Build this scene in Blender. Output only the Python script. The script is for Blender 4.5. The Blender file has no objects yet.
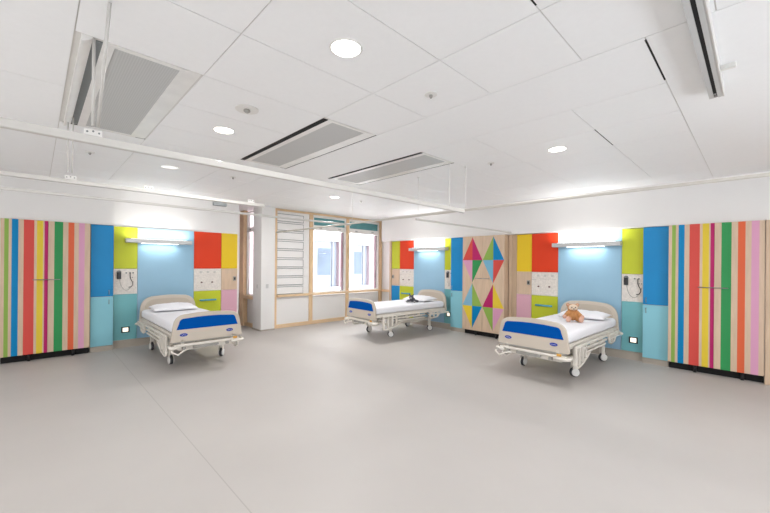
import bpy, bmesh, math, random
from mathutils import Vector, Matrix, noise
random.seed(7)
C = bpy.context.scene.collection
sc = bpy.context.scene
PI = math.pi
# ------------------------------------------------------------------ camera
cam_d = bpy.data.cameras.new('camera'); cam = bpy.data.objects.new('camera', cam_d); C.objects.link(cam)
yaw, roll = math.radians(-45.89), math.radians(.53)
fw = Vector((math.sin(yaw), math.cos(yaw), 0)); rt = Vector((math.cos(yaw), -math.sin(yaw), 0)); up = rt.cross(fw)
r2 = math.cos(roll)*rt + math.sin(roll)*up; u2 = -math.sin(roll)*rt + math.cos(roll)*up
M = Matrix((r2, u2, -fw)).transposed().to_4x4(); M.translation = Vector((0, 0, 1.5))
cam.matrix_world = M
cam_d.sensor_width = 36; cam_d.lens = 360.8/770*36; cam_d.shift_y = (263.98-256.5)/770
cam_d.clip_start = .02
sc.camera = cam
# ------------------------------------------------------------------ view, world, large lights
vs = sc.view_settings
vs.view_transform = 'Standard'; vs.look = 'None'; vs.gamma = 1; vs.use_curve_mapping = False
vs.exposure = 0.43
w = bpy.data.worlds.new('sky'); sc.world = w; w.use_nodes = True
bg = w.node_tree.nodes['Background']; bg.inputs[0].default_value = (.93, .96, 1, 1); bg.inputs[1].default_value = 7.0
def area(name, loc, rot, sx, sy, power, col, shape='RECTANGLE', parent=None, spread=None):
    d = bpy.data.lights.new(name, 'AREA'); d.shape = shape; d.size = sx
    if shape == 'RECTANGLE': d.size_y = sy
    d.energy = power; d.color = col
    if spread: d.spread = spread
    o = bpy.data.objects.new(name, d); C.objects.link(o); o.location = loc; o.rotation_euler = rot
    if parent: o.parent = parent
    return o
# unseen fill lights added in place of daylight behind and beside the camera
area('fill_rear', (-2.6, -3.38, 1.5), (math.radians(122), 0, 0), 6.5, 1.6, 122, (.97, .98, 1))
area('fill_side', (3.08, 1.6, 1.5), (math.radians(122), 0, math.radians(90)), 3.6, 1.6, 75, (.80, .89, 1))

# ------------------------------------------------------------------ materials
def lin(c):
    c /= 255
    return c/12.92 if c <= .04045 else ((c+.055)/1.055)**2.4
def rgb(r, g, b): return (lin(r), lin(g), lin(b), 1)
def mat(name, col, rough=.5, metal=0, var=.04, scale=6, bump=0, bscale=60, emit=0, spec=.5, stretch=None, alpha=None):
    m = bpy.data.materials.new(name); m.use_nodes = True; nt = m.node_tree; n = nt.nodes; L = nt.links
    b = n['Principled BSDF']; c = rgb(*col)
    b.inputs['Roughness'].default_value = rough; b.inputs['Metallic'].default_value = metal
    b.inputs['Specular IOR Level'].default_value = spec
    tc = n.new('ShaderNodeTexCoord'); mp = n.new('ShaderNodeMapping'); L.new(tc.outputs['Object'], mp.inputs[0])
    if stretch: mp.inputs['Scale'].default_value = stretch
    ns = n.new('ShaderNodeTexNoise'); ns.inputs['Scale'].default_value = scale; ns.inputs['Detail'].default_value = 4
    L.new(mp.outputs[0], ns.inputs[0])
    cr = n.new('ShaderNodeValToRGB')
    cr.color_ramp.elements[0].position = .3; cr.color_ramp.elements[1].position = .7
    cr.color_ramp.elements[0].color = tuple(max(0, x*(1-var)) for x in c[:3])+(1,)
    cr.color_ramp.elements[1].color = tuple(min(1, x*(1+var)) for x in c[:3])+(1,)
    L.new(ns.outputs['Fac'], cr.inputs[0]); L.new(cr.outputs[0], b.inputs['Base Color'])
    if bump:
        n2 = n.new('ShaderNodeTexNoise'); n2.inputs['Scale'].default_value = bscale; n2.inputs['Detail'].default_value = 3
        L.new(tc.outputs['Object'], n2.inputs[0])
        bp = n.new('ShaderNodeBump'); bp.inputs['Strength'].default_value = bump; bp.inputs['Distance'].default_value = .004
        L.new(n2.outputs['Fac'], bp.inputs['Height']); L.new(bp.outputs[0], b.inputs['Normal'])
    if emit:
        b.inputs['Emission Color'].default_value = c; b.inputs['Emission Strength'].default_value = emit
    return m
W_ = mat('painted_wall', (233, 231, 229), .75, var=.01, scale=2)
CEIL = mat('ceiling_tile', (246, 246, 246), .6, var=.008, scale=30)
CEILGAP = mat('ceiling_joint', (218, 215, 210), .8)
DARK = mat('dark_gap', (14, 14, 16), .8)
WOODT = mat('pine_trim', (226, 194, 154), .5, var=.10, scale=5, stretch=(8, 8, 1))
WOODH = mat('pine_trim_level', (226, 196, 158), .5, var=.10, scale=5, stretch=(8, 1, 8))
PLY = mat('birch_laminate', (208, 182, 156), .45, var=.07, scale=4, stretch=(7, 7, .8))
PLYB = mat('birch_laminate_darker', (198, 172, 144), .45, var=.07, scale=4, stretch=(7, 7, .8))  # slightly darker birch tone for filler strips
SKIRT = mat('vinyl_skirting', (178, 168, 155), .5)
def lam(name, *c): return mat(name, c, .38, var=.015, scale=3, spec=.2)
LBLUE = lam('sky_blue_laminate', 152, 190, 213)
CBLUE = lam('mid_blue_laminate', 34, 138, 198)
CTEAL = lam('aqua_laminate', 142, 202, 216)
TEAL = lam('teal_laminate', 122, 186, 192)
LIME = lam('lime_laminate', 194, 202, 56)
YEL = lam('yellow_laminate', 232, 197, 46)
REDO = lam('orange_red_laminate', 222, 66, 34)
PINK = lam('pink_laminate', 218, 170, 186)
WHITEP = mat('white_speckled_laminate', (226, 219, 211), .4, var=.10, scale=38)
SG = lam('stripe_olive_green', 142, 176, 82); SB = lam('stripe_blue', 0, 130, 188); SR = lam('stripe_red', 212, 80, 72)
SY = lam('stripe_yellow', 226, 198, 62); SM = lam('stripe_magenta', 182, 38, 102); SGR = lam('stripe_green', 52, 146, 84)
SO = lam('stripe_orange', 220, 102, 66); SP = lam('stripe_pink', 216, 158, 188)
METAL = mat('brushed_metal', (150, 150, 150), .3, metal=.9)
STEELB = mat('pale_blue_metal', (92, 172, 204), .25, metal=.2)
WPL = mat('white_plastic', (232, 230, 226), .35)
RAIL = mat('white_rail', (206, 203, 198), .4, var=.01)
GREYP = mat('grey_plastic', (120, 124, 124), .5)
BLACK = mat('black_plastic', (24, 24, 28), .4)
BEIGE = mat('beige_bed_plastic', (203, 192, 178), .4, var=.01)
BEIGED = mat('beige_bed_moulding', (190, 178, 162), .45, var=.01)
BLUEP = mat('blue_bed_panel', (0, 80, 164), .6, var=.01, spec=.04)
BADGE = mat('badge_blue', (28, 58, 160), .35)
FRAME = mat('ivory_metal', (226, 220, 210), .35)
FRAMEG = mat('grey_metal', (158, 156, 150), .4)
TYRE = mat('grey_rubber', (58, 58, 62), .7)
SHEET = mat('white_cotton', (240, 240, 244), .85, var=.01, bump=.25, bscale=25)
FUR = mat('brown_plush', (188, 134, 84), .95, var=.18, scale=60, bump=.9, bscale=220)
FURL = mat('cream_plush', (228, 208, 186), .95, var=.08, scale=60, bump=.7, bscale=220)
FURP = mat('pinkish_plush', (214, 170, 150), .95, var=.08, scale=60, bump=.7, bscale=220)
FURG = mat('grey_plush', (92, 92, 100), .95, var=.2, scale=60, bump=.9, bscale=220)
LAMPM = mat('lamp_glow', (255, 252, 246), .4, emit=7, var=0)
LAMPB = mat('bed_lamp_glow', (255, 253, 250), .4, emit=2.2, var=0)
LAMPOFF = mat('lamp_dim', (250, 248, 244), .4, emit=.35, var=0)
MAUVE2 = mat('mauve_reveal_paint', (166, 142, 148), .7)
MAUVE = mat('mauve_cladding', (136, 120, 126), .7)
EXTW = mat('exterior_white_cladding', (238, 232, 232), .8, var=.02)
EXTG = mat('exterior_dark_glass', (72, 82, 98), .5, var=.3, scale=.8)
EXTF = mat('exterior_frame', (122, 125, 134), .5)
TEALG = mat('teal_blind', (92, 150, 152), .7, var=.08)
# perforated grille
GRILLE = mat('perforated_metal', (206, 204, 200), .5, var=.01)
nt = GRILLE.node_tree; b = nt.nodes['Principled BSDF']
tc = nt.nodes.new('ShaderNodeTexCoord'); wv = nt.nodes.new('ShaderNodeTexWave'); wv.inputs['Scale'].default_value = 22; wv.bands_direction = 'Y'
wv.inputs['Distortion'].default_value = 0
nt.links.new(tc.outputs['Object'], wv.inputs[0])
cr = nt.nodes.new('ShaderNodeValToRGB'); cr.color_ramp.elements[0].color = rgb(186, 186, 184); cr.color_ramp.elements[1].color = rgb(196, 196, 194)
nt.links.new(wv.outputs['Fac'], cr.inputs[0]); nt.links.new(cr.outputs[0], b.inputs['Base Color'])
# floor: mottled vinyl with one welded seam
FLOOR = mat('vinyl_floor', (188, 183, 179), .52, var=.025, scale=1.4, spec=.3)
nt = FLOOR.node_tree; b = nt.nodes['Principled BSDF']
tc = nt.nodes.new('ShaderNodeTexCoord'); sp = nt.nodes.new('ShaderNodeSeparateXYZ'); nt.links.new(tc.outputs['Object'], sp.inputs[0])
def mth(op, a, bb):
    m = nt.nodes.new('ShaderNodeMath'); m.operation = op
    for i, v in enumerate((a, bb)):
        if isinstance(v, (int, float)): m.inputs[i].default_value = v
        else: nt.links.new(v, m.inputs[i])
    return m.outputs[0]
ln = mth('LESS_THAN', mth('ABSOLUTE', mth('SUBTRACT', sp.outputs['Y'], .94), 0), .004)
mx = nt.nodes.new('ShaderNodeMix'); mx.data_type = 'RGBA'
old = b.inputs['Base Color'].links[0].from_socket
nt.links.new(mth('MULTIPLY', ln, .45), mx.inputs['Factor']); nt.links.new(old, mx.inputs['A']); mx.inputs['B'].default_value = rgb(150, 146, 140)
nt.links.new(mx.outputs['Result'], b.inputs['Base Color'])
# clear glass
GLASS = bpy.data.materials.new('window_glass'); GLASS.use_nodes = True; nt = GLASS.node_tree
nt.nodes.remove(nt.nodes['Principled BSDF']); out = nt.nodes['Material Output']
tr = nt.nodes.new('ShaderNodeBsdfTransparent'); tr.inputs[0].default_value = (.95, .97, .97, 1)
gl = nt.nodes.new('ShaderNodeBsdfGlossy'); gl.inputs['Roughness'].default_value = .02
fr = nt.nodes.new('ShaderNodeFresnel'); ms = nt.nodes.new('ShaderNodeMixShader')
ge = nt.nodes.new('ShaderNodeNewGeometry'); inv = nt.nodes.new('ShaderNodeMath'); inv.operation = 'SUBTRACT'; inv.inputs[0].default_value = 1; nt.links.new(ge.outputs['Backfacing'], inv.inputs[1])
mu = nt.nodes.new('ShaderNodeMath'); mu.operation = 'MULTIPLY'; nt.links.new(fr.outputs[0], mu.inputs[0]); nt.links.new(inv.outputs[0], mu.inputs[1]); nt.links.new(mu.outputs[0], ms.inputs[0]); nt.links.new(tr.outputs[0], ms.inputs[1]); nt.links.new(gl.outputs[0], ms.inputs[2]); nt.links.new(ms.outputs[0], out.inputs[0])

# ------------------------------------------------------------------ mesh helpers
def NB(): return bmesh.new()
def box(bm, x0, x1, y0, y1, z0, z1, bev=0, mi=0, seg=2):
    r = bmesh.ops.create_cube(bm, size=1)
    vs_ = r['verts']
    for v in vs_:
        v.co = Vector(((x0+x1)/2+v.co.x*(x1-x0), (y0+y1)/2+v.co.y*(y1-y0), (z0+z1)/2+v.co.z*(z1-z0)))
    fs = {f for v in vs_ for f in v.link_faces}
    for f in fs: f.material_index = mi
    if bev:
        es = list({e for v in vs_ for e in v.link_edges})
        bmesh.ops.bevel(bm, geom=es, offset=bev, segments=seg, affect='EDGES', profile=.5, material=mi)
def tube(bm, pts, r, seg=10, mi=0, caps=True):
    pts = [Vector(p) for p in pts]; rings = []
    n0 = None
    for i, p in enumerate(pts):
        if i == 0: t = pts[1]-p
        elif i == len(pts)-1: t = p-pts[i-1]
        else: t = (pts[i+1]-p).normalized()+(p-pts[i-1]).normalized()
        t.normalize()
        if n0 is None:
            n0 = t.orthogonal().normalized()
        else:
            n0 = (n0-t*n0.dot(t)); n0 = n0.normalized() if n0.length > 1e-6 else t.orthogonal().normalized()
        bn = t.cross(n0)
        rr = r[i] if isinstance(r, (list, tuple)) else r
        rings.append([bm.verts.new(p+rr*(math.cos(2*PI*k/seg)*n0+math.sin(2*PI*k/seg)*bn)) for k in range(seg)])
    for a, b_ in zip(rings, rings[1:]):
        for k in range(seg):
            f = bm.faces.new((a[k], a[(k+1) % seg], b_[(k+1) % seg], b_[k])); f.material_index = mi; f.smooth = True
    if caps:
        for rg, fl in ((rings[0], True), (rings[-1], False)):
            f = bm.faces.new(rg[::-1] if fl else rg); f.material_index = mi
def cyl(bm, a, b_, r, seg=20, mi=0): tube(bm, [a, b_], r, seg, mi)
def ball(bm, c, r, sc_=(1, 1, 1), mi=0, sub=3, rot=None):
    R_ = bmesh.ops.create_icosphere(bm, subdivisions=sub, radius=r)
    for v in R_['verts']:
        p = Vector((v.co.x*sc_[0], v.co.y*sc_[1], v.co.z*sc_[2]))
        if rot: p = rot @ p
        v.co = p+Vector(c)
        for f in v.link_faces: f.material_index = mi; f.smooth = True
def prism(bm, pts, d0, d1, f3, bev=0, mi=0):
    """outline pts (a,b) extruded d0..d1 ; f3 maps (a,d,b)->xyz"""
    A = [bm.verts.new(f3(a, d0, b_)) for a, b_ in pts]; B = [bm.verts.new(f3(a, d1, b_)) for a, b_ in pts]
    fa = bm.faces.new(A); fb = bm.faces.new(B[::-1]); fs = [fa, fb]; n = len(pts)
    for i in range(n): fs.append(bm.faces.new((A[i], B[i], B[(i+1) % n], A[(i+1) % n])))
    for f in fs: f.material_index = mi
    if bev:
        es = list(fa.edges)+list(fb.edges)
        bmesh.ops.bevel(bm, geom=es, offset=bev, segments=2, affect='EDGES', profile=.5, material=mi)
def obj(name, bm, mats, parent=None, smooth=False, label=None):
    bmesh.ops.recalc_face_normals(bm, faces=bm.faces)
    me = bpy.data.meshes.new(name); bm.to_mesh(me); bm.free()
    if not isinstance(mats, (list, tuple)): mats = [mats]
    for m in mats: me.materials.append(m)
    if smooth:
        for p in me.polygons: p.use_smooth = True
    o = bpy.data.objects.new(name, me); C.objects.link(o)
    if parent: o.parent = parent
    if label: o['label'] = label
    return o
def struct(name, bm, mats, parent=None):
    o = obj(name, bm, mats, parent)
    o['kind'] = 'structure'
    return o
def tag(o, label, cat, group=None):
    o['label'] = label; o['category'] = cat
    if group: o['group'] = group
    return o
def thing(name, label, cat, loc=(0, 0, 0), rz=0, group=None):
    o = bpy.data.objects.new(name, None); C.objects.link(o); o.location = loc; o.rotation_euler = (0, 0, rz); o.empty_display_size = .1
    return tag(o, label, cat, group)
def kids(o): return [c for c in list(bpy.data.objects) if c.parent == o]
def dup(o, parent=None):
    c = o.copy(); C.objects.link(c); c.parent = parent
    for k in kids(o): dup(k, c)
    return c
def sbox(name, m, *a, bev=0, parent=None):
    bm = NB(); box(bm, *a, bev=bev); return struct(name, bm, m, parent)
def pbox(name, m, parent, *a, bev=0, label=None):
    bm = NB(); box(bm, *a, bev=bev); return obj(name, bm, m, parent, label=label)

H = 2.75
XL, YR = -7.71, 6.90           # wall skins behind the panelling
# ------------------------------------------------------------------ floor and walls
sbox('floor', FLOOR, -8.95, 3.2, -3.5, 7.4, -.06, 0)
# left wall: behind wardrobes it is set back, above them it comes forward
sbox('wall_left', W_, XL-.12, XL, .957, 3.12, 0, H)
sbox('wall_left', W_, -8.14, -8.04, -3.5, .99, 0, 2.11)
sbox('wall_left', W_, -8.14, -7.585, -3.5, .957, 2.112, H)
sbox('wall_left', W_, -8.04, -7.60, -3.5, -1.4, 0, 2.11)
# alcove beside the column
sbox('wall_alcove', W_, -8.95, XL-.12, 3.02, 3.12, 0, H)
sbox('wall_alcove', W_, -8.95, -8.85, 3.12, 3.72, 0, H)
sbox('wall_alcove', W_, -8.85, -7.96, 3.66, 3.72, 0, .66)
sbox('wall_column', W_, -7.96, -7.55, 3.55, 3.87, 0, H)
# window wall
sbox('wall_window', W_, -7.80, -7.67, 3.87, 7.30, 0, .70)
sbox('wall_window', W_, -7.80, -7.67, 3.87, 4.925, .70, H)
sbox('wall_window', W_, -7.80, -7.67, 3.87, 7.30, 2.70, H)
sbox('wall_window', W_, -7.80, -7.67, 7.17, 7.30, .70, 2.70)
# right hand wall with the two bed bays
sbox('wall_back', W_, -7.80, 3.2, 7.30, 7.40, 0, H)
sbox('wall_back', W_, -7.14, 3.2, 6.785, 7.30, 2.112, H)
sbox('wall_back', W_, -6.86, -4.865, YR, 7.0, 0, 2.11)
sbox('wall_back', W_, -3.48, -1.24, YR, 7.0, 0, 2.11)
sbox('wall_back', PLY, .075, 3.2, 6.73, 6.80, 0, 2.11)
# unseen sides of the ward, right one with an opening added for sky light
sbox('wall_right', W_, 3.1, 3.2, -3.5, 7.4, 0, .7); sbox('wall_right', W_, 3.1, 3.2, -3.5, 7.4, 2.5, H)
sbox('wall_right', W_, 3.1, 3.2, 3.9, 7.4, .7, 2.5); sbox('wall_right', W_, 3.1, 3.2, -3.5, 2.9, .7, 2.5)
sbox('wall_front', W_, -8.14, 3.2, -3.5, -3.4, 0, .7); sbox('wall_front', W_, -8.14, 3.2, -3.5, -3.4, 2.5, H)
sbox('wall_front', W_, -8.14, 3.2, -3.5, -3.4, .7, 2.5)

# ------------------------------------------------------------------ ceiling
bm = NB()
box(bm, -8.95, 3.2, -3.5, 7.4, H+.005, H+.08, mi=1)
def tiles(xs, ys, skip=()):
    for x0, x1 in zip(xs, xs[1:]):
        for y0, y1 in zip(ys, ys[1:]):
            cx, cy = (x0+x1)/2, (y0+y1)/2
            if any(a < cx < b_ and c < cy < d for a, b_, c, d in skip): continue
            g = .003
            box(bm, x0+g, x1-g, y0+g, y1-g, H, H+.013)
U1 = (-4.36, -2.585, .17, .795); U2 = (-4.36, -2.585, 1.775, 2.375); U3 = (-4.40, -2.60, 3.085, 3.69)
xs = [-6.95, -6.25, -5.55, -4.93, -4.36, -3.80, -3.19, -2.585, -1.97, -1.36, -.75, -.147, .5, 1.1, 1.7, 3.2]
tiles(xs, [.145, .8], [(-4.36, -2.585, .1, .9)])
tiles(xs, [.8, 1.77]); tiles(xs, [1.77, 2.38], [(-4.36, -2.585, 1.7, 2.4)])
tiles([-8.95, -6.95, -3.46, 0, 3.2], [-3.5, -1.7, .145])
tiles([-8.95, -6.95], [.145, 7.4])
tiles([-6.95, -.435], [2.38, 3.075]); tiles([-.435, 3.2], [2.38, 7.4])
x2 = [-6.95, -6.25, -5.6, -5.0, -4.40, -3.80, -3.2, -2.60, -1.965, -1.045, -.435]
tiles(x2, [3.075, 3.69], [(-4.40, -2.60, 3.0, 3.8)])
tiles(x2, [3.69, 4.30, 4.92, 5.55, 6.23])
tiles([-6.95, -.435], [6.23, 7.4])
o = struct('ceiling', bm, [CEIL, CEILGAP])
# open joints that read dark
for i, (x, y0, y1) in enumerate(((-.438, 2.41, 3.02), (-1.045, 3.68, 4.28), (-.747, 1.2, 1.72))):
    sbox('trim_ceiling', DARK, x-.004, x+.004, y0, y1, H-.001, H+.004)

# ceiling chilled units
def unit(x0, x1, y0, y1, label, slotw, dark):
    t = thing('ceiling_air_unit', label, 'air conditioning unit', ((x0+x1)/2, (y0+y1)/2, H), 0, 'perforated ceiling air units')
    X, Y = (x1-x0)/2, (y1-y0)/2
    bm = NB(); z0, z1 = -.004, .03
    g = .006
    box(bm, -X+g, X-g, -Y+slotw, -Y+slotw+.055, z0, .012); box(bm, -X+g, X-g, Y-.125, Y-.085, z0, .012); box(bm, -X+g, X-g, Y-.085, Y-.007, .001, .012)
    box(bm, -X+g, -X+.05, -Y+slotw+.055, Y-.125, z0, .012); box(bm, X-.04, X-g, -Y+slotw+.055, Y-.125, z0, .012)
    obj('frame', bm, WPL, t)
    bm = NB(); box(bm, -X+.05, X-.04, -Y+slotw+.055, Y-.125, .001, .010); obj('grille', bm, GRILLE, t)
    if dark:
        bm = NB(); box(bm, -X+.03, X-.03, -Y+.004, -Y+slotw, -.001, .010); obj('air_slot', bm, DARK, t)
    else:
        bm = NB(); box(bm, -X+.03, X-.03, -Y+.055, -Y+slotw, .0, .010); obj('air_slot', bm, GREYP, t)
        bm = NB(); n = 8
        pts = [(-Y+.004+.05*k/n, -.03*math.sin(PI/2*(1-k/n))-.002) for k in range(n+1)]
        pts += [(-Y+.056, .008), (-Y+.004, .008)]
        prism(bm, pts, -X+.01, X-.01, lambda a, d, b_: (d, a, b_)); obj('deflector', bm, WPL, t, label='white curved deflector strip')
    bm = NB(); box(bm, -X+.001, -X+.006, -Y, Y, -.001, .006)
    if dark: box(bm, -X+.006, X, Y-.006, Y-.001, -.001, .006)
    obj('shadow_gap', bm, DARK, t)
    return t
unit(*U1, 'white ceiling air unit with perforated grille nearest the left edge of the photo', .10, False)
unit(*U2, 'ceiling air unit with broad black slot, middle of the three', .05, True)
unit(*U3, 'ceiling air unit with thin black slot, nearest the windows', .035, True)

# downlights
def downlight(x, y, label, on, r=.085, pw=13):
    t = thing('ceiling_downlight', label, 'ceiling light', (x, y, H), 0, 'round ceiling downlights')
    bm = NB(); n = 40
    prof = [(r*1.13, 0), (r*1.12, -.005), (r*1.0, -.007), (r*.98, -.002), (r*.98, 0)]
    rings = [[bm.verts.new((a*math.cos(2*PI*k/n), a*math.sin(2*PI*k/n), z)) for k in range(n)] for a, z in prof]
    for A, B in zip(rings, rings[1:]):
        for k in range(n): bm.faces.new((A[k], A[(k+1) % n], B[(k+1) % n], B[k]))
    obj('trim_ring', bm, WPL, t)
    bm = NB(); cyl(bm, (0, 0, -.001), (0, 0, -.003), r*.98, n); obj('diffuser', bm, LAMPM if on else LAMPOFF, t)
    if on: area('downlight_beam', (0, 0, -.012), (0, 0, 0), r*1.9, 0, pw, (1, .985, .965), 'DISK', t)
downlight(-1.667, 1.285, 'lit round downlight closest to the camera, large white disc', True, pw=7)
downlight(-3.51, 1.27, 'lit round downlight beside the smoke detector, left of middle air unit', True, pw=14)
downlight(-1.50, 4.01, 'lit round downlight over the right side, before the bed with teddy bear', True)
downlight(-5.53, 4.03, 'small lit round downlight in front of the windows', True, pw=32)
downlight(-5.39, 1.265, 'unlit round downlight over the bed by the left wall', False, .1)
for x, y, p_ in ((-5.5, -1.6, 4), (-3.6, -1.6, 3), (-1.7, -1.6, 3), (.4, -1.6, 4), (.4, 1.3, 4), (.4, 4.0, 6), (2.2, 1.3, 3), (2.2, 4.0, 6)):  # unseen downlights added to brighten the room
    downlight(x, y, pw=p_, on=True, label='added unseen fill downlight behind or beside the camera')
# detectors and sprinklers
def detector(x, y, label, r, big):
    t = thing('smoke_detector' if big else 'sprinkler_head', label, 'smoke detector' if big else 'sprinkler', (x, y, H))
    bm = NB(); n = 24
    cyl(bm, (0, 0, 0), (0, 0, -.008), r, n); obj('base_plate', bm, WPL, t)
    bm = NB()
    tube(bm, [(0, 0, -.008), (0, 0, -.02), (0, 0, -.032)], [r*.28, r*.3, r*.14], 16); obj('sensor_head', bm, FRAMEG, t)
for x, y, l, r, b_ in ((-1.674, 2.076, 'small grey ceiling sprinkler right of the large near downlight', .045, 0), (-2.896, 1.228, 'round white smoke detector on ceiling beside the lit downlight', .09, 1),
                 (-2.28, 4.004, 'small grey ceiling sprinkler left of the downlight over the right bed', .04, 0), (-5.322, .441, 'ceiling sprinkler between the first air unit and the left wall', .045, 0),
                 (-5.338, 2.066, 'ceiling sprinkler above the white column', .04, 0), (-5.5, 4.651, 'tiny ceiling sprinkler over the window beside the small downlight', .03, 0)):
    detector(x, y, l, r, b_)

# ------------------------------------------------------------------ hoist track on the right of the ceiling
t = thing('ceiling_hoist_track', 'wide grey-white ceiling hoist track with dark centre slot, top right', 'hoist track', (-.205, 3.40, H))
bm = NB(); L0 = -4.4
box(bm, -.037, -.012, L0, 0, -.07, 0); box(bm, .007, .032, L0, 0, -.07, 0); box(bm, -.013, .008, L0, 0, -.03, 0)
obj('channel', bm, mat('grey_white_aluminium', (196, 197, 196), .4), t)
pbox('slot', DARK, t, -.0115, .0065, L0, -.005, -.066, -.031)
pbox('edge_flange', RAIL, t, .033, .040, L0, 0, -.072, 0)
for q, r in ((-.03, .009), (-.075, .007)):
    bm = NB(); cyl(bm, (-.003, q, -.064), (-.003, q, -.075), r, 12); obj('end_stop', bm, METAL, t)
pbox('wall_bracket', WPL, t, .04, .11, -.36, -.33, -.03, 0, bev=.005)

# ------------------------------------------------------------------ suspended white tracks
def track(name, label, cat, a, b_, zc, wd=.035, ht=.04, hangers=(), braces=(), bolts=(), brr=.008, m=None):
    t = thing(name, label, cat, (a[0], a[1], zc), 0, 'suspended white tracks')
    ox, oy = a
    bm = NB()
    if abs(a[0]-b_[0]) < .01:
        y0, y1 = sorted((a[1]-oy, b_[1]-oy)); box(bm, -wd/2, wd/2, y0, y1, -ht/2, ht/2, bev=.006)
    else:
        x0, x1 = sorted((a[0]-ox, b_[0]-ox)); box(bm, x0, x1, -wd/2, wd/2, -ht/2, ht/2, bev=.006)
    obj('track_profile', bm, m or RAIL, t)
    for x, y in hangers:
        bm = NB(); cyl(bm, (x-ox, y-oy, ht/2-.005), (x-ox, y-oy, H-zc), .0035, 8); cyl(bm, (x-ox, y-oy, H-zc-.012), (x-ox, y-oy, H-zc), .015, 16); obj('hanger_rod', bm, WPL, t)
    for x, y, dx, dy in braces:
        bm = NB(); tube(bm, [(x-ox, y-oy, .08), (x-ox+dx, y-oy+dy, H-zc)], brr, 8); obj('brace', bm, RAIL, t)
    for x, y in bolts:
        bm = NB(); q = x-ox; v = y-oy
        if abs(a[0]-b_[0]) < .01: box(bm, q-.01, q+.01, v-.04, v+.04, ht/2, ht/2+.035, bev=.003)
        else: box(bm, q-.05, q+.05, v-.01, v+.01, ht/2, ht/2+.05, bev=.004)
        br = obj('bracket', bm, WPL, t)
        for k in (-.026, 0, .026):
            bm = NB(); zz = ht/2+.018+(.006 if k == 0 else 0); cyl(bm, (q+.009, v+k, zz), (q+.014, v+k, zz), .005, 10); obj('bolt', bm, GREYP, br)
    return t
TR1 = track('ceiling_track', 'suspended white track crossing in front of the perforated ceiling units', 'ceiling track', (-2.6, -3.3), (-2.6, 3.905), 2.18, .04, .045, hangers=((-2.6, 3.6),), braces=((-2.6, .228, 0, 0), (-2.6, .25, .42, 0)), bolts=((-2.6, .228),))
TR2 = track('ceiling_track', 'suspended white track carrying the grey hand control, near left wall', 'ceiling track', (-4.25, -3.3), (-4.25, 2.03), 2.205, .045, .035, brr=.005, braces=((-4.25, .20, 0, 0), (-4.25, .23, .1, 0)), bolts=((-4.25, .81), (-4.25, 1.86), (-4.25, .22)))
TR3 = track('ceiling_track', 'thin suspended white track passing before the white column and wall bars', 'ceiling track', (-4.88, -3.3), (-4.88, 3.905), 2.17, .022, .028)
TR4 = track('ceiling_track', 'long suspended white track running past the windows and along the right wall', 'ceiling track', (-7.6, 3.93), (3.05, 3.93), 2.195, .022, .028, m=mat('greige_rail', (206, 201, 192), .5, var=.01), hangers=((-4.88, 3.93), (-3.384, 3.93), (-2.591, 3.93)))
TR5 = track('ceiling_track', 'short white track running back to the wardrobe with diamonds', 'ceiling track', (-3.40, 3.90), (-3.40, 6.77), 2.145, .025, .028)
hc = thing('hoist_hand_control', 'grey hand control clipped under the white ceiling track', 'hand control', (-4.25, 1.50, 2.16))
pbox('casing', GREYP, hc, -.02, .02, -.075, .075, -.02, .02, bev=.008)
pbox('clip', WPL, hc, -.008, .008, -.03, .03, .02, .0325)

# ------------------------------------------------------------------ window wall timber
XW = -7.65
def wbeam(name, y0, y1, z0, z1, d=.015, m=WOODT): return sbox(name, m, XW-.02, XW+d, y0, y1, z0, z1, bev=.004)
wbeam('trim_1', 3.90, 3.965, 0, 2.78); wbeam('trim_2', 4.83, 4.925, 0, 2.70); wbeam('trim_3', 5.965, 6.055, 0, 2.70); wbeam('trim_4', 7.17, 7.28, 0, 2.70)
wbeam('trim_5', 3.965, 7.28, 2.70, 2.748, .016, WOODH); wbeam('trim_6', 3.965, 7.28, .0, .085, .014, WOODH)
wbeam('trim_7', 3.965, 7.28, .715, .768, .05, WOODH)
sbox('trim_8', WOODH, -7.62, -6.86, 7.24, 7.298, .70, .765)
sbox('trim_9', PLYB, -6.905, -6.84, 6.86, 7.0, 0, 2.11)
def window(name, y0, y1):
    t = bpy.data.objects.new(name, None); C.objects.link(t); t.location = (XW-.04, (y0+y1)/2, .77); t['kind'] = 'structure'
    Y = (y1-y0)/2
    bm = NB(); a, b_ = -.03, .03
    zt = 1.56
    for s in (-1, 1): box(bm, a, b_, min(s*Y, s*(Y-.035)), max(s*Y, s*(Y-.035)), 0, 1.93)
    box(bm, a, b_, -Y+.035, Y-.035, 0, .03); box(bm, a, b_, -Y+.035, Y-.035, zt, zt+.12); box(bm, a, b_, -Y+.035, Y-.035, 1.87, 1.93)
    obj('window_frame', bm, WPL, t)
    bm = NB(); box(bm, -.006, .0, -Y+.035, Y-.035, .03, zt); obj('pane', bm, GLASS, t)
    bm = NB(); box(bm, -.004, .002, -Y+.035, Y-.035, zt+.12, 1.87); obj('transom_blind', bm, TEALG, t)
    for k in (-.3, .3):
        bm = NB(); box(bm, .03, .045, k-.04, k+.04, zt+.05, zt+.066, bev=.003); obj('catch', bm, GREYP, t)
    bm = NB(); box(bm, -.115, -.031, Y-.07, Y, 0, zt); obj('reveal', bm, MAUVE2, t)
    return t
window('window_1', 4.925, 5.965); window('window_2', 6.055, 7.17)
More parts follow.
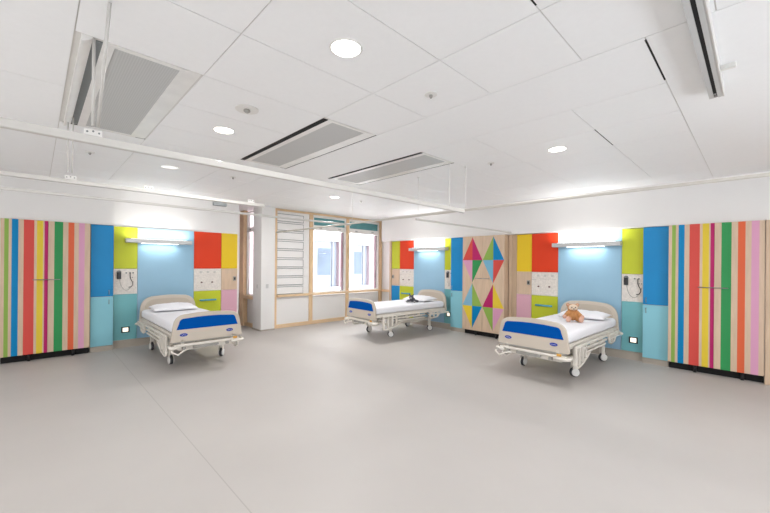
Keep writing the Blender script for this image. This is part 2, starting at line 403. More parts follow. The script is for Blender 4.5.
# the wall-bar / shelf unit left of the windows
t = thing('wall_bar_panel', 'tall pale slatted wall panel with thin dark outlines left of the windows', 'slatted panel', (XW, 4.28, .77))
pbox('back_board', W_, t, -.018, -.002, -.31, .53, 0, 1.93)
for k in range(9):
    z = .02+k*.211
    bm = NB(); box(bm, -.002, .012, -.305, .365, z-.004, z+.152); sl = obj('slat', bm, W_, t)
    bm = NB(); box(bm, -.001, .0145, -.305, .373, z-.014, z-.004); box(bm, -.001, .0145, .365, .373, z-.004, z+.152); box(bm, -.001, .0145, -.305, .373, z+.152, z+.162); obj('edge_strip', bm, GREYP, sl)
# alcove window
sbox('trim_10', WOODT, -8.72, -8.50, 3.55, 3.655, 0, 2.74); sbox('trim_11', WOODH, -8.50, -7.97, 3.55, 3.66, .66, .73); sbox('trim_12', WOODH, -8.50, -7.97, 3.60, 3.66, 0, .08)
t = bpy.data.objects.new('window_3', None); C.objects.link(t); t.location = (-8.23, 3.66, .73); t['kind'] = 'structure'
bm = NB(); box(bm, -.27, -.235, -.03, .03, 0, 1.98); box(bm, -.235, .26, -.03, .03, 0, .03); box(bm, -.235, .26, -.04, .03, 1.50, 1.60); box(bm, -.235, .26, -.03, .03, 1.95, 1.98); obj('window_frame', bm, WPL, t)
bm = NB(); box(bm, -.235, .26, 0, .006, .03, 1.50); box(bm, -.235, .26, 0, .006, 1.60, 1.95); obj('pane', bm, GLASS, t)
bm = NB(); box(bm, -.06, -.03, -.055, -.041, 1.53, 1.56, bev=.004); obj('catch', bm, GREYP, t)
# switches on the column
for nm, lb, a in (('wall_switch', 'small white switch on the shaded left face of the column', (-7.76, -7.70, 3.541, 3.549, .93, 1.02)), ('wall_switch', 'small white switch on the window side of the column', (-7.549, -7.541, 3.66, 3.72, .94, 1.03))):
    bm = NB(); box(bm, *a, bev=.003); o = obj(nm, bm, mat('switch_plate', (205, 204, 202), .4)); tag(o, lb, 'light switch')
sbox('baseboard_column', SKIRT, -7.965, -7.538, 3.538, 3.875, 0, .03)

# ------------------------------------------------------------------ outside
t = thing('neighbouring_building', 'pale clad building across the courtyard seen through the windows', 'building', (-12, 9, -1.5))
EX = 0.0
bm = NB()
def ext(u0, u1, z0, z1, d=.3): box(bm, -d, 0, u0-9, u1-9, z0+1.5, z1+1.5)
ext(2, 7.80, -1.5, 5); ext(7.80, 9.12, 2.42, 5); ext(7.80, 9.12, -1.5, .53); ext(9.12, 9.67, -1.5, 5); ext(9.67, 10.79, 2.33, 5); ext(9.67, 10.79, -1.5, .55); ext(10.79, 20, -1.5, 5)
obj('cladding', bm, EXTW, t)
for a, b_, z0, z1 in ((7.80, 9.12, .53, 2.42), (9.67, 10.79, .55, 2.33)):
    bm = NB(); box(bm, -.25, -.2, a-9, b_-9, z0+1.5, z1+1.5); wd = obj('window_surround', bm, EXTF, t)
    bm = NB(); box(bm, -.2, -.001, b_-9-.12, b_-9-.001, z0+1.5, z1+1.5); obj('mauve_reveal', bm, MAUVE, wd)
    bm = NB(); box(bm, -.199, -.19, a-9+.28, b_-9-.42, z0+2.0, z1+1.2); obj('pane', bm, EXTG, wd)
    bm = NB(); box(bm, -.19, -.13, a-9+.12, a-9+.15, z0+1.5, z1+1.5); box(bm, -.19, -.13, b_-9-.36, b_-9-.32, z0+1.5, z1+1.5); obj('mullion', bm, EXTF, wd)
bm = NB(); box(bm, -30, -8.95, -6, 25, -1.6, -1.5); tag(obj('courtyard_ground', bm, mat('pale_paving', (205, 202, 198), .8)), 'pale paved courtyard outside the windows', 'ground')['kind'] = 'structure'
bm = NB(); box(bm, -11.8, -7.85, 4.86, 4.95, -1.5, 3.2); tag(obj('mauve_facade', bm, MAUVE2), 'mauve outer cladding glimpsed through the narrow window by the column', 'facade')

# ------------------------------------------------------------------ wall coordinate boxes
def wb(bm, s, u0, u1, n0, n1, z0, z1, bev=0, mi=0, base=(0, 0)):
    """s='L': u=+y, n=+x from XL ; s='R': u=+x, n=-y from YR. base = thing origin"""
    if s == 'L': box(bm, XL+n0-base[0], XL+n1-base[0], u0-base[1], u1-base[1], z0, z1, bev, mi)
    else: box(bm, u0-base[0], u1-base[0], YR-n1-base[1], YR-n0-base[1], z0, z1, bev, mi)
def wp(s, u, n, z, base=(0, 0)):
    return Vector((XL+n-base[0], u-base[1], z)) if s == 'L' else Vector((u-base[0], YR-n-base[1], z))
def origin(s, u, n): return (XL+n, u) if s == 'L' else (u, YR-n)

OUTG = mat('outlet_grey', (205, 200, 194), .4); DRED = mat('dark_red_plastic', (96, 50, 50), .5)
def panelling(s, cols, label):
    """cols: (u0,u1,[(z0,z1,mat,kind),...])"""
    u0 = min(c[0] for c in cols); u1 = max(c[1] for c in cols); og = origin(s, (u0+u1)/2, .01)
    t = thing('bedhead_panelling', label, 'wall panelling', (*og, 0), 0, 'coloured bedhead panelling')
    for a, b_, rows in cols:
        for z0, z1, m, kind in rows:
            bm = NB(); wb(bm, s, a+.003, b_-.003, .001, .02, z0+.003, z1-.003, bev=.0015, base=og)
            p = obj({'drawer': 'drop_front', 'call': 'service_panel', 'gas': 'service_panel', 'wood': 'wood_panel'}.get(kind, 'colour_panel'), bm, m, t)
            if kind == 'drawer':
                c = (a+b_)/2
                bm = NB(); zz = z1-.185
                tube(bm, [wp(s, c-.155, .05, zz, og), wp(s, c+.155, .05, zz, og)], .017, 12)
                for k in (-.14, .14): cyl(bm, wp(s, c+k, .02, zz, og), wp(s, c+k, .05, zz, og), .008, 10)
                obj('handle', bm, STEELB, p, label='pale blue metal bar handle')
            if kind == 'gas':
                for k in range(3):
                    bm = NB(); wb(bm, s, a+.11+k*.13, a+.15+k*.13, .02, .032, z1-.085, z1-.045, bev=.004, base=og); obj('outlet', bm, OUTG, p)
                bm = NB(); wb(bm, s, a+.01, a+.09, .02, .028, z1-.15, z1-.135, base=og); obj('name_slot', bm, OUTG, p)
                bm = NB(); wb(bm, s, a+.14, b_-.03, .02, .024, z1-.128, z1-.122, base=og); obj('rail', bm, OUTG, p)
                for k in (0, .2):
                    bm = NB(); cyl(bm, wp(s, a+.14+k, .02, z1-.27, og), wp(s, a+.14+k, .045, z1-.27, og), .014, 12); obj('gas_terminal', bm, DRED, p)
            if kind == 'call':
                for k in [q for q in (.18, .235, .28) if a+q < b_-.015]:
                    bm = NB(); cyl(bm, wp(s, a+k, .02, z1-.07, og), wp(s, a+k, .034, z1-.07, og), .012, 12); obj('socket_button', bm, GREYP, p)
                for k in [q for q in (.24, .27) if a+q < b_-.01]:
                    bm = NB(); cyl(bm, wp(s, min(a+k, b_-.02), .02, z1-.15, og), wp(s, min(a+k, b_-.02), .03, z1-.15, og), .008, 12); obj('socket_button', bm, GREYP, p)
            if kind == 'wood':
                bm = NB(); c = b_-.055 if s == 'R' and a > -5 else (b_-.06 if s == 'L' else a+.06)
                wb(bm, s, c-.03, c+.03, .02, .04, 1.12, 1.21, bev=.004, base=og); d = obj('thermostat', bm, FRAMEG, p)
                bm = NB(); wb(bm, s, c-.015, c+.015, .04, .043, 1.14, 1.19, base=og); obj('display', bm, BLACK, d)
    return t
def triple(top, mid, low, k): return [(1.372, 2.108, top, 'p'), (.932, 1.372, mid, k), (.132, .932, low, 'p')]
def triple2(top, mid, low, k): return [(1.372, 2.108, top, 'p'), (.932, 1.372, mid, k), (.132, .932, low, 'drawer')]
panelling('L', [(.965, 1.31, triple(LIME, WHITEP, TEAL, 'call')), (1.31, 2.235, [(.132, 2.108, LBLUE, 'p')]), (2.235, 2.755, triple2(REDO, WHITEP, LIME, 'gas')), (2.755, 3.085, triple(YEL, PLY, PINK, 'wood'))],
          'coloured wall panelling on the left wall with sky blue centre and pink corner')
panelling('R', [(-3.33, -3.03, triple(YEL, PLY, PINK, 'wood')), (-3.03, -2.54, triple2(REDO, WHITEP, LIME, 'gas')), (-2.54, -1.54, [(.132, 2.108, LBLUE, 'p')]), (-1.54, -1.248, triple(LIME, WHITEP, TEAL, 'call'))],
          'coloured wall panelling behind the bed with the brown teddy bear')
panelling('R', [(-6.835, -6.54, triple(LIME, PLY, CBLUE, 'wood')), (-6.54, -6.05, triple2(REDO, WHITEP, LIME, 'gas')), (-6.05, -5.09, [(.132, 2.108, LBLUE, 'p')]), (-5.09, -4.885, triple(LIME, WHITEP, TEAL, 'call'))],
          'coloured wall panelling in the corner beside the windows')
# skirtings
sk = NB(); wb(sk, 'L', .97, 3.12, .0, .012, 0, .128); struct('baseboard_left', sk, SKIRT)
sk = NB(); wb(sk, 'R', -3.33, -1.24, .0, .012, 0, .128); struct('baseboard_back', sk, SKIRT)
sk = NB(); wb(sk, 'R', -6.84, -4.865, .0, .012, 0, .128); struct('baseboard_back', sk, SKIRT)
# wood fillers beside the diamond wardrobe
sbox('trim_13', PLY, -3.485, -3.425, 6.86, 6.899, 0, 2.11); sbox('trim_14', PLYB, -3.425, -3.335, 6.885, 6.899, 0, 2.11)

# ------------------------------------------------------------------ narrow blue cupboards
def cupboard(s, u0, u1, n1, label):
    og = origin(s, (u0+u1)/2, 0)
    t = thing('tall_cupboard', label, 'cupboard', (*og, 0), 0, 'narrow two-door blue cupboards')
    bm = NB(); wb(bm, s, u0, u1, -.30, n1-.02, .085, 2.108, base=og); obj('body', bm, PLY, t)
    bm = NB(); wb(bm, s, u0, u1, -.30, n1-.012, 0, .083, base=og); obj('plinth', bm, SKIRT, t)
    for z0, z1, m, hz in ((.912, 2.106, CBLUE, .98), (.088, .906, CTEAL, .82)):
        bm = NB(); wb(bm, s, u0+.002, u1-.002, n1-.02, n1, z0, z1, bev=.0015, base=og)
        d = obj('door', bm, m, t, label='blue door' if m is CBLUE else 'aqua door')
        bm = NB(); hu = u0+.045 if s == 'R' else u1-.06
        tube(bm, [wp(s, hu, n1, hz-.035, og), wp(s, hu, n1+.022, hz-.035, og), wp(s, hu, n1+.022, hz+.035, og), wp(s, hu, n1, hz+.035, og)], .005, 8)
        obj('handle', bm, METAL, d)
cupboard('L', .652, .955, .11, 'narrow blue and aqua cupboard between striped wardrobe and left bed')
cupboard('R', -1.238, -.918, .10, 'narrow blue and aqua cupboard right of the teddy bear bed')
cupboard('R', -4.858, -4.485, .10, 'narrow blue and aqua cupboard left of the diamond wardrobe')

# ------------------------------------------------------------------ wardrobes
ST = [(.039, .082, SG), (.113, .181, SB), (.236, .347, SR), (.376, .444, SY), (.459, .500, SM), (.570, .669, SGR), (.731, .801, SO), (.857, .929, SP)]
def wardrobe(s, u0, u1, n1, label, pattern):
    og = origin(s, (u0+u1)/2, 0)
    t = thing('wardrobe', label, 'wardrobe', (*og, 0), 0, 'two-door wardrobes')
    bm = NB(); wb(bm, s, u0, u1, -.32, n1-.022, .105, 2.108, base=og); obj('carcass', bm, PLY, t)
    bm = NB(); wb(bm, s, u0+.005, u1-.005, -.30, n1-.10, 0, .104, base=og); obj('plinth', bm, DARK, t)
    mid = u0+.5 if pattern == 's' else (u0+u1)/2
    for k in range(2):
        bm = NB(); cyl(bm, wp(s, (u0+.3, u1-.2)[k], n1-.06, 0, og), wp(s, (u0+.3, u1-.2)[k], n1-.06, .105, og), .02, 12); obj('leg', bm, BLACK, t)
    for k, (a, b_) in enumerate(((u0, mid), (mid, u1))):
        bm = NB(); mats = [PLY]
        if pattern == 's':
            cuts = []
            for c0, c1, m in ST:
                c0 += u0; c1 += u0
                lo, hi = max(c0, a), min(c1, b_)
                if hi-lo > .003: cuts.append((lo, hi, m))
            cur = a+.0015; end = b_-.0015
            for lo, hi, m in cuts:
                lo = max(lo, cur); hi = min(hi, end)
                if lo > cur: wb(bm, s, cur, lo, n1-.02, n1, .108, 2.106, mi=0, base=og)
                mats.append(m); wb(bm, s, lo, hi, n1-.02, n1, .108, 2.106, mi=len(mats)-1, base=og); cur = hi
            if cur < end: wb(bm, s, cur, end, n1-.02, n1, .108, 2.106, mi=0, base=og)
        else:
            wb(bm, s, a+.0015, b_-.0015, n1-.02, n1, .108, 2.106, mi=0, base=og)
            c = (a+b_)/2; hw = (b_-a)/2-.004
            cols = pattern[k]
            for r in range(2):
                top = 2.085-r*.975; zc = top-.485; bot = top-.965
                for q, (m, pts) in enumerate(zip(cols[r], (((-hw, zc), (0, zc), (0, top)), ((0, zc), (hw, zc), (0, top)), ((-hw, zc), (0, bot), (0, zc)), ((0, zc), (0, bot), (hw, zc))))):
                    mats.append(m); f = bm.faces.new([bm.verts.new(wp(s, c+x, n1+.0012, z, og)) for x, z in pts]); f.material_index = len(mats)-1
        d = obj('door', bm, mats, t)
        sg = -1 if k == 0 else 1
        bm = NB(); h0, h1 = mid+sg*.02, mid+sg*.16; hz = 1.215
        if pattern == 's': h0, h1 = ((u0+.493, u0+.336), (u0+.507, u0+.636))[k]
        tube(bm, [wp(s, h0, n1, hz, og), wp(s, h0, n1+.025, hz, og), wp(s, h1, n1+.025, hz, og), wp(s, h1, n1, hz, og)], .006, 8)
        obj('handle', bm, METAL, d)
wardrobe('L', -.36, .64, .19, 'striped wardrobe against the left wall', 's')
wardrobe('R', -.91, .070, .20, 'striped wardrobe at the right edge of the photo', 's')
wardrobe('R', -4.475, -3.50, .20, 'birch wardrobe painted with coloured diamonds', (((SR, SM, SP, SGR), (lam('diamond_pale_blue', 130, 180, 205), SG, SY, SB)), ((SG, SB, lam('diamond_light_blue', 120, 178, 205), SR), (SM, SY, SG, SP))))

# ------------------------------------------------------------------ bedhead lights, night lights, call handsets
def bedlight(s, u0, u1, label, pw):
    og = origin(s, (u0+u1)/2, .02)
    t = thing('bedhead_light', label, 'wall light', (*og, 1.87), 0, 'bedhead wall lights')
    bm = NB(); wb(bm, s, u0, u1, .0235, .17, -.038, .032, bev=.006, base=og); obj('housing', bm, mat('silver_housing', (200, 200, 200), .35, metal=.2), t)
    c = (u0+u1)/2
    bm = NB(); wb(bm, s, c-.29, c+.29, .08, .155, -.0445, -.038, bev=.002, base=og); obj('reading_diffuser', bm, LAMPB, t)
    bm = NB(); wb(bm, s, u0+.08, u1-.08, .05, .13, .032, .037, base=og); obj('uplight_diffuser', bm, LAMPB, t)
    p = wp(s, c, .125, -.05, og); rz = PI/2 if s == 'L' else 0
    area('reading_beam', p, (0, 0, rz), .55, .07, pw*.3, (1, .99, .97), parent=t)
    p = wp(s, c, .135, .045, og)
    area('uplight_beam', p, (PI, 0, rz), u1-u0-.1, .06, pw, (1, .99, .97), parent=t)
bedlight('L', 1.12, 2.16, 'slim silver bedhead light over the left bed', 4.2)
bedlight('R', -2.60, -1.53, 'slim silver bedhead light over the teddy bear bed', 5)
bedlight('R', -6.10, -4.98, 'slim silver bedhead light over the bed near the windows', 4.5)
def nightlight(s, u, z, label):
    og = origin(s, u, .02)
    t = thing('socket_night_light', label, 'night light', (*og, z), 0, 'black framed night lights low on teal panels')
    bm = NB()
    for a in ((-.06, .06, .035, .05), (-.06, .06, -.05, -.035), (-.06, -.04, -.035, .035), (.04, .06, -.035, .035)):
        wb(bm, s, u+a[0], u+a[1], .021, .034, a[2], a[3], base=og)
    obj('frame', bm, BLACK, t)
    bm = NB(); wb(bm, s, u-.04, u+.04, .021, .028, -.035, .035, base=og); obj('lens', bm, mat('night_light_lens', (250, 240, 222), .4, emit=.9, var=0), t)
nightlight('L', 1.14, .31, 'square black framed night light beside the left bed')
nightlight('R', -1.37, .32, 'square black framed night light right of the teddy bear bed')
nightlight('R', -4.965, .345, 'black framed night light beside the bed near the windows')
def handset(s, u, label, cable=1):
    og = origin(s, u, .02); z = 1.27
    t = thing('nurse_call_handset', label, 'call handset', (*og, z), 0, 'nurse call handsets on white service panels')
    bm = NB(); cyl(bm, wp(s, u, .021, .045, og), wp(s, u, .045, .045, og), .032, 18); obj('holder', bm, GREYP, t)
    bm = NB(); wb(bm, s, u-.03, u+.03, .03, .055, -.075, .045, bev=.008, base=og); obj('handset', bm, BLACK, t)
    pts = []
    for i in range(25):
        f = i/24
        pts.append(wp(s, u+.01+.2*f*cable, .04, -.08-.20*math.sin(PI*f)**.6*(1-.25*f)-.03*f, og))
    bm = NB(); tube(bm, pts, .0035, 6); obj('cable', bm, FRAMEG, t)
    if cable > .9:
        pts = [wp(s, u+.16+a, .04, b_, og) for a, b_ in ((0, .03), (0, -.05), (.015, -.09), (.035, -.13), (.04, -.17), (.02, -.21), (-.02, -.22))]
        bm = NB(); tube(bm, pts, .0055, 6); obj('lead', bm, BLACK, t)
handset('L', 1.04, 'black nurse call handset on white panel beside the left bed', 1)
handset('R', -1.475, 'black nurse call handset on white panel by the teddy bear bed', 1)
handset('R', -4.99, 'black nurse call handset on narrow white panel by the corner bed', .3)

# ------------------------------------------------------------------ hospital beds
def arc(cx, cz, r, a0, a1, n=8, rz=None):
    rz = rz or r
    return [(cx+r*math.cos(math.radians(a0+(a1-a0)*i/n)), cz+rz*math.sin(math.radians(a0+(a1-a0)*i/n))) for i in range(n+1)]
def board_outline(hb, ht, zb, zt, r, bulge=.02, n=8, rb=.02):
    """hb/ht = half width at bottom / top"""
    right = [(hb-rb, zb)]+arc(hb-rb, zb+rb, rb, -90, 0, 3)[1:]
    cx, cz = ht-r, zt-r
    right += arc(cx+(hb-ht)*.5, cz, r, 0, 90, n)
    top = [(x, zt+bulge*math.cos(x/(cx+.001)*PI/2)) for x in (cx*.5, 0, -cx*.5)]
    left = [(-a, b_) for a, b_ in reversed(right)]
    return right+top+left
def make_bed(label):
    t = thing('hospital_bed', label, 'hospital bed', (0, 0, 0), 0, 'hospital beds')
    f3 = lambda a, d, b_: (a, d, b_)
    # footboard
    bm = NB(); prism(bm, board_outline(.468, .405, .435, .80, .14, .016), -.02, .018, f3, bev=.008)
    fb = obj('footboard', bm, BEIGE, t)
    bm = NB(); ar = arc(.315, .69, .055, 0, 90, 5); pts = [(-.402, .602), (.402, .602)]+ar+[(.15, .757), (0, .761), (-.15, .757)]+[(-a, b_) for a, b_ in reversed(ar)]
    prism(bm, pts, -.0245, -.019, f3, bev=.001); obj('blue_inlay', bm, BLUEP, fb, label='plain blue inlay')
    for u in (-.315, .285):
        bm = NB(); prism(bm, [(u+.048*math.cos(2*PI*k/24), .53+.021*math.sin(2*PI*k/24)) for k in range(24)], -.0245, -.0195, f3); bd = obj('oval_badge', bm, BADGE, fb, label='small blue oval badge with a pale script stroke')
        bm = NB(); tube(bm, [(u-.028+.056*k/10, -.0252, .53+.005*math.sin(k*1.9)) for k in range(11)], .0016, 5); obj('script', bm, SHEET, bd)
    bm = NB(); box(bm, -.44, .44, -.032, -.021, .425, .437, bev=.003); obj('lower_lip', bm, FRAMEG, fb)
    # headboard
    bm = NB(); prism(bm, board_outline(.455, .42, .46, .895, .20, .015), 2.05, 2.085, f3, bev=.01); hb = obj('headboard', bm, BEIGE, t)
    bm = NB(); prism(bm, board_outline(.385, .36, .54, .845, .16, .012), 2.042, 2.052, f3, bev=.004); obj('inner_moulding', bm, BEIGED, hb)
    bm = NB(); cyl(bm, (-.47, 2.085, .43), (.47, 2.085, .43), .02, 14)
    for s in (-1, 1): ball(bm, (s*.48, 2.085, .43), .03, (1, 1, .8), sub=2)
    obj('bumper', bm, FRAME, t)
    # mattress with fitted sheet
    bm = NB(); box(bm, -.43, .43, .03, 2.03, .535, .675, bev=.05, seg=4)
    bmesh.ops.subdivide_edges(bm, edges=[e for e in bm.edges if e.calc_length() > .3], cuts=14, use_grid_fill=True)
    for v in bm.verts:
        n = noise.noise(Vector((v.co.x*3.5, v.co.y*2.2, v.co.z*5)))
        n2 = noise.noise(Vector((v.co.x*11, v.co.y*7, 3)))
        if v.co.z > .6: v.co.z += .006*n+.002*n2
        if abs(v.co.x) > .38: v.co.x += (.01*n+.006*n2)
    obj('mattress', bm, SHEET, t, smooth=True)
    # upper frame
    bm = NB()
    for s in (-1, 1): box(bm, s*.41-.02, s*.41+.02, .03, 2.04, .47, .52, bev=.006)
    for y in (.04, .5, 1.0, 1.5, 2.0): box(bm, -.39, .39, y-.02, y+.02, .475, .515, bev=.004)
    box(bm, -.42, .42, .06, 2.0, .517, .533)
    obj('mattress_platform', bm, FRAME, t)
    # foot end bar with bumpers and controls
    bm = NB(); box(bm, -.43, .43, -.035, .035, .372, .41, bev=.012)
    tube(bm, [(.30, -.05, .37), (.44, -.055, .372), (.472, -.03, .375), (.475, .05, .38)], .021, 12)
    tube(bm, [(-.36, -.05, .37), (-.46, -.055, .372), (-.472, -.03, .375), (-.475, .05, .38)], .021, 12)
    for s in (-1, 1): box(bm, s*.33-.02, s*.33+.02, -.02, .02, .40, .47, bev=.004)
    obj('foot_bumper', bm, FRAME, t)
    bm = NB(); box(bm, -.37, .37, .0, .09, .318, .373, bev=.008); obj('end_cover', bm, FRAME, t)
    bm = NB(); box(bm, -.2, .12, -.03, .0, .332, .372, bev=.008)
    for k in range(5): box(bm, -.33+k*.14, -.29+k*.14, -.045, -.01, .335+.008*(k % 2), .372, bev=.004)
    obj('foot_control_unit', bm, FRAMEG, t, label='grey control unit under the footboard')
    bm = NB(); tube(bm, [(-.46, -.03, .355), (-.47, -.08, .33), (-.40, -.10, .29), (-.33, -.07, .325), (-.25, -.05, .35)], .011, 10); obj('foot_pedal', bm, FRAME, t)
    bm = NB(); box(bm, .33, .385, -.05, -.036, .40, .43, bev=.004); obj('latch', bm, mat('amber_plastic', (222, 164, 70), .5), t, label='small amber latch under the footboard corner')
    # chassis
    bm = NB()
    for s in (-1, 1): box(bm, s*.33-.022, s*.33+.022, .52, 1.93, .245, .295, bev=.006)
    for y in (.60, 1.25, 1.85): box(bm, -.36, .36, y-.03, y+.03, .25, .29, bev=.006)
    obj('chassis', bm, FRAME, t)
    for s in (-1, 1):
        bm = NB(); tube(bm, [(s*.27, .60, .29), (s*.27, .95, .47)], .020, 10); tube(bm, [(s*.27, 1.85, .29), (s*.27, 1.50, .47)], .020, 10); obj('lift_arm', bm, FRAMEG, t)
    bm = NB(); box(bm, -.12, .12, .85, 1.15, .30, .42, bev=.02); cyl(bm, (0, 1.15, .36), (0, 1.6, .40), .022, 12); obj('lift_motor', bm, FRAMEG, t)
    # casters
    for sx in (-1, 1):
        for y in (.63, 1.82):
            bm = NB(); q = sx*.355
            box(bm, q-.028, q+.028, y-.03, y+.03, .15, .40 if y < 1 else .33, bev=.008)
            for e in (-.026, .026): prism(bm, [(y-.03, .15), (y+.03, .15), (y+.04, .065), (y+.015, .045), (y-.015, .06)], q+e-.004, q+e+.004, lambda a, d, b_: (d, a, b_))
            sw = Matrix.Translation((q, y, 0)) @ Matrix.Rotation(math.radians(-38 if sx > 0 else 0), 4, 'Z') @ Matrix.Translation((-q, -y, 0))
            bmesh.ops.transform(bm, matrix=sw, verts=bm.verts)
            cs = obj('caster', bm, FRAME, t)
            bm = NB(); tube(bm, [(q-.02, y+.012, .0655), (q-.015, y+.012, .0655), (q+.015, y+.012, .0655), (q+.02, y+.012, .0655)], [.056, .0655, .0655, .056], 28); bmesh.ops.transform(bm, matrix=sw, verts=bm.verts); wh = obj('wheel', bm, TYRE, cs)
            bm = NB()
            cyl(bm, (q-.034, y+.012, .0655), (q+.034, y+.012, .0655), .051, 24); bmesh.ops.transform(bm, matrix=sw, verts=bm.verts); obj('hub_cover', bm, WPL, wh)
    # folded side rails
    for s in (-1, 1):
        bm = NB(); X = s*.475
        for z, y0_, y1 in ((.49, .16, 1.38), (.44, .40, 1.34), (.388, .51, 1.30)):
            box(bm, X-.014, X+.014, y0_, y1, z-.014, z+.014, bev=.006)
        for k, y in enumerate((.18, .29, .40, .51)):
            zb = .235+.018*k+.01*k*k*.4
            box(bm, X-.012, X+.014, y-.022, y+.022, zb, .48, bev=.006)
        tube(bm, [(X, .15, .30), (X, .17, .25), (X, .24, .232), (X, .40, .262), (X, .56, .32), (X, .66, .375)], .016, 10)
        for y in (.8, 1.15): box(bm, X-.04 if s > 0 else X-.01, X+.01 if s > 0 else X+.04, y-.015, y+.015, .42, .50)
        obj('side_rail', bm, FRAME, t)
        bm = NB()
        for z in (.475, .43): box(bm, X-.014, X+.014, 1.45, 2.0, z-.013, z+.013, bev=.006)
        for y in (1.50, 1.62, 1.74): box(bm, X-.012, X+.012, y-.018, y+.018, .36, .47, bev=.006)
        tube(bm, [(X, 1.47, .44), (X, 1.49, .37), (X, 1.58, .345), (X, 1.74, .36), (X, 1.80, .42)], .013, 10)
        for y in (1.55, 1.9): box(bm, X-.04 if s > 0 else X-.01, X+.01 if s > 0 else X+.04, y-.015, y+.015, .44, .50)
        obj('head_side_rail', bm, FRAME, t)
    return t
bed3 = make_bed('hospital bed with the brown teddy bear on its white sheet, right side')
bed1 = dup(bed3); tag(bed1, 'hospital bed with nothing but a pillow on it, against the left wall', 'hospital bed', 'hospital beds')
bed2 = dup(bed3); tag(bed2, 'hospital bed with a small grey soft toy, in the corner by the windows', 'hospital bed', 'hospital beds')
bed3.location = (-2.02, 4.61, 0); bed3.rotation_euler.z = math.radians(-1.2)
bed1.location = (-5.335, 1.742, 0); bed1.rotation_euler.z = PI/2
bed2.location = (-5.43, 4.62, 0); bed2.rotation_euler.z = math.radians(-2.9)
for b_, dx in ((bed1, .05), (bed2, -.19), (bed3, -.065)):        # the swivelled casters stand a little to one side
    for c in kids(b_):
        if c.name.startswith('caster') or c.name.startswith('chassis'): c.location.x += dx

def bedpt(b_, x, y, z):
    a = b_.rotation_euler.z
    return (b_.location.x+x*math.cos(a)-y*math.sin(a), b_.location.y+x*math.sin(a)+y*math.cos(a), z)
def pillow_mesh(wd, dp, ht, seed, droop):
    bm = NB(); N, Mm = 28, 18; g = {}
    for side in (1, -1):
        for i in range(N+1):
            for j in range(Mm+1):
                a = -1+2*i/N; b_ = -1+2*j/Mm
                edge = i in (0, N) or j in (0, Mm)
                if side == -1 and edge: g[(side, i, j)] = g[(1, i, j)]; continue
                prof = max(0, (1-abs(a)**3.0))**.55*max(0, (1-abs(b_)**2.6))**.55
                pin = 1-.05*(1-abs(b_)**2)*abs(a)**4; pin2 = 1-.07*(1-abs(a)**2)*abs(b_)**4
                x = a*wd/2*pin; y = b_*dp/2*pin2
                wr = noise.noise(Vector((a*3+seed, b_*2.4, 1)))*.012*prof+noise.noise(Vector((a*9+seed, b_*5, 2)))*.005
                z = (ht*.72*prof+wr if side == 1 else -ht*.28*prof)
                g[(side, i, j)] = bm.verts.new((x, y, z+ht*.28))
        for i in range(N):
            for j in range(Mm):
                q = [g[(side, i, j)], g[(side, i+1, j)], g[(side, i+1, j+1)], g[(side, i, j+1)]]
                if side == -1: q.reverse()
                f = bm.faces.new(q); f.smooth = True
    return bm
for b_, lb, dx, rz, seed in ((bed1, 'plump white pillow on the bed against the left wall', -.03, 0, 1), (bed2, 'white pillow behind the grey soft toy on corner bed', .05, 0, 5), (bed3, 'white pillow behind the brown teddy bear', .08, .03, 9)):
    o = obj('pillow', pillow_mesh(.68, .44, .10, seed, 0), SHEET); tag(o, lb, 'pillow', 'white bed pillows')
    o.location = bedpt(b_, dx, 1.63, .679); o.rotation_euler = (math.radians(4), 0, b_.rotation_euler.z+rz)
    o.location.z += .012

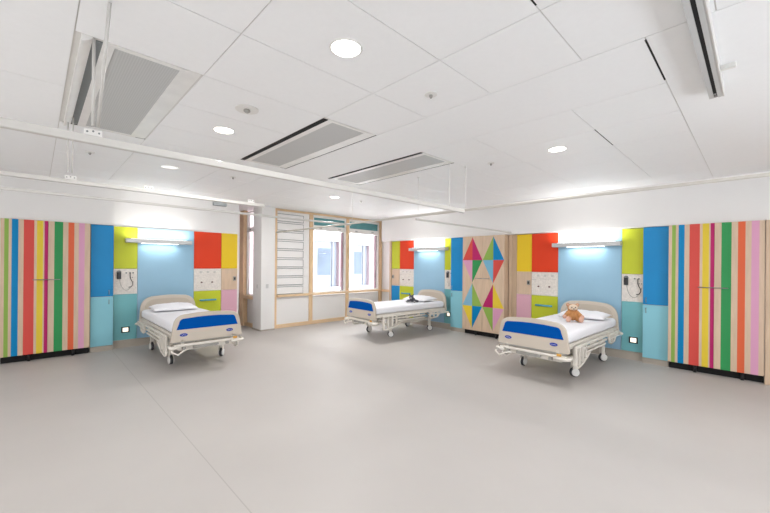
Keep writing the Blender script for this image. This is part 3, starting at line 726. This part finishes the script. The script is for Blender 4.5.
# ------------------------------------------------------------------ soft toys
def remesh(o, v):
    m = o.modifiers.new('remesh', 'REMESH'); m.mode = 'VOXEL'; m.voxel_size = v; m.use_smooth_shade = True
    s = o.modifiers.new('smooth', 'SMOOTH'); s.iterations = 4; s.factor = .6
def limb(bm, a, b_, r0, r1):
    a, b_ = Vector(a), Vector(b_); n = 7
    for i in range(n+1): ball(bm, a.lerp(b_, i/n), r0+(r1-r0)*i/n, sub=2)
def teddy():
    t = thing('teddy_bear', 'brown teddy bear with cream face sitting before the pillow', 'teddy bear')
    bm = NB()
    ball(bm, (0, 0, .088), .070, (.95, .85, 1.16)); ball(bm, (0, -.004, .198), .066, (1.08, .95, .95))
    for s in (-1, 1):
        limb(bm, (s*.055, -.03, .045), (s*.082, -.13, .036), .040, .034); ball(bm, (s*.085, -.145, .045), .036, (.95, .6, 1.2))
        limb(bm, (s*.06, -.01, .135), (s*.118, -.055, .075), .030, .026)
        ball(bm, (s*.066, .0, .246), .026, (1, .6, 1))
    o = obj('body', bm, FUR, t); remesh(o, .006)
    bm = NB(); ball(bm, (0, -.040, .209), .056, (1.12, .55, .85)); o = obj('face', bm, FURL, t, label='cream face and muzzle'); 
    bm = NB(); ball(bm, (0, -.076, .188), .02, (1.1, .6, .8)); obj('muzzle', bm, FURL, o)
    bm = NB(); ball(bm, (0, -.090, .193), .009, (1.3, .7, .9), sub=2); obj('nose', bm, BLACK, o)
    for s in (-1, 1):
        bm = NB(); ball(bm, (s*.024, -.069, .213), .009, sub=2); obj('eye', bm, BLACK, o)
        bm = NB(); ball(bm, (s*.085, -.152, .046), .038, (.9, .6, 1.1)); obj('foot_pad', bm, FURP, t, label='pinkish foot pad')
        bm = NB(); ball(bm, (s*.119, -.060, .072), .031, (1, .9, 1)); obj('paw', bm, FURP, t, label='pinkish paw')
        bm = NB(); ball(bm, (s*.066, -.012, .246), .016, (1, .5, 1)); obj('inner_ear', bm, FURP, t)
    return t
td = teddy(); td.location = (-1.90, 5.72, .680); td.rotation_euler.z = math.radians(30-0); td.scale = (.98,)*3
def greytoy():
    t = thing('soft_toy', 'small dark grey plush animal lying before the corner bed pillow', 'soft toy')
    bm = NB()
    ball(bm, (0, .03, .05), .052, (1, 1.25, .9)); ball(bm, (0, -.045, .098), .044, (1.05, 1, .95)); limb(bm, (0, -.01, .065), (0, -.04, .09), .04, .035)
    for s in (-1, 1):
        limb(bm, (s*.04, -.02, .035), (s*.075, -.09, .022), .022, .020); limb(bm, (s*.045, .06, .03), (s*.10, .05, .022), .026, .022)
        limb(bm, (s*.026, -.04, .13), (s*.042, -.035, .158), .016, .009)
    limb(bm, (0, .09, .04), (.03, .16, .03), .018, .012)
    o = obj('body', bm, FURG, t); remesh(o, .005)
    bm = NB(); ball(bm, (0, -.083, .088), .02, (1.1, .8, .8)); m = obj('muzzle', bm, mat('light_grey_plush', (170, 168, 168), .95, bump=.6, bscale=200), t, label='pale muzzle')
    bm = NB(); ball(bm, (0, -.099, .094), .006, sub=2); obj('nose', bm, BLACK, m)
    for s in (-1, 1):
        bm = NB(); ball(bm, (s*.019, -.083, .110), .006, sub=2); obj('eye', bm, BLACK, t)
        bm = NB(); ball(bm, (s*.078, -.098, .023), .018, (1, .8, .9)); obj('paw', bm, m.data.materials[0], t, label='pale paw')
    return t
gt = greytoy(); gt.location = (*bedpt(bed2, .20, 1.22, 0)[:2], .680); gt.rotation_euler.z = math.radians(25); gt.scale = (1.12,)*3
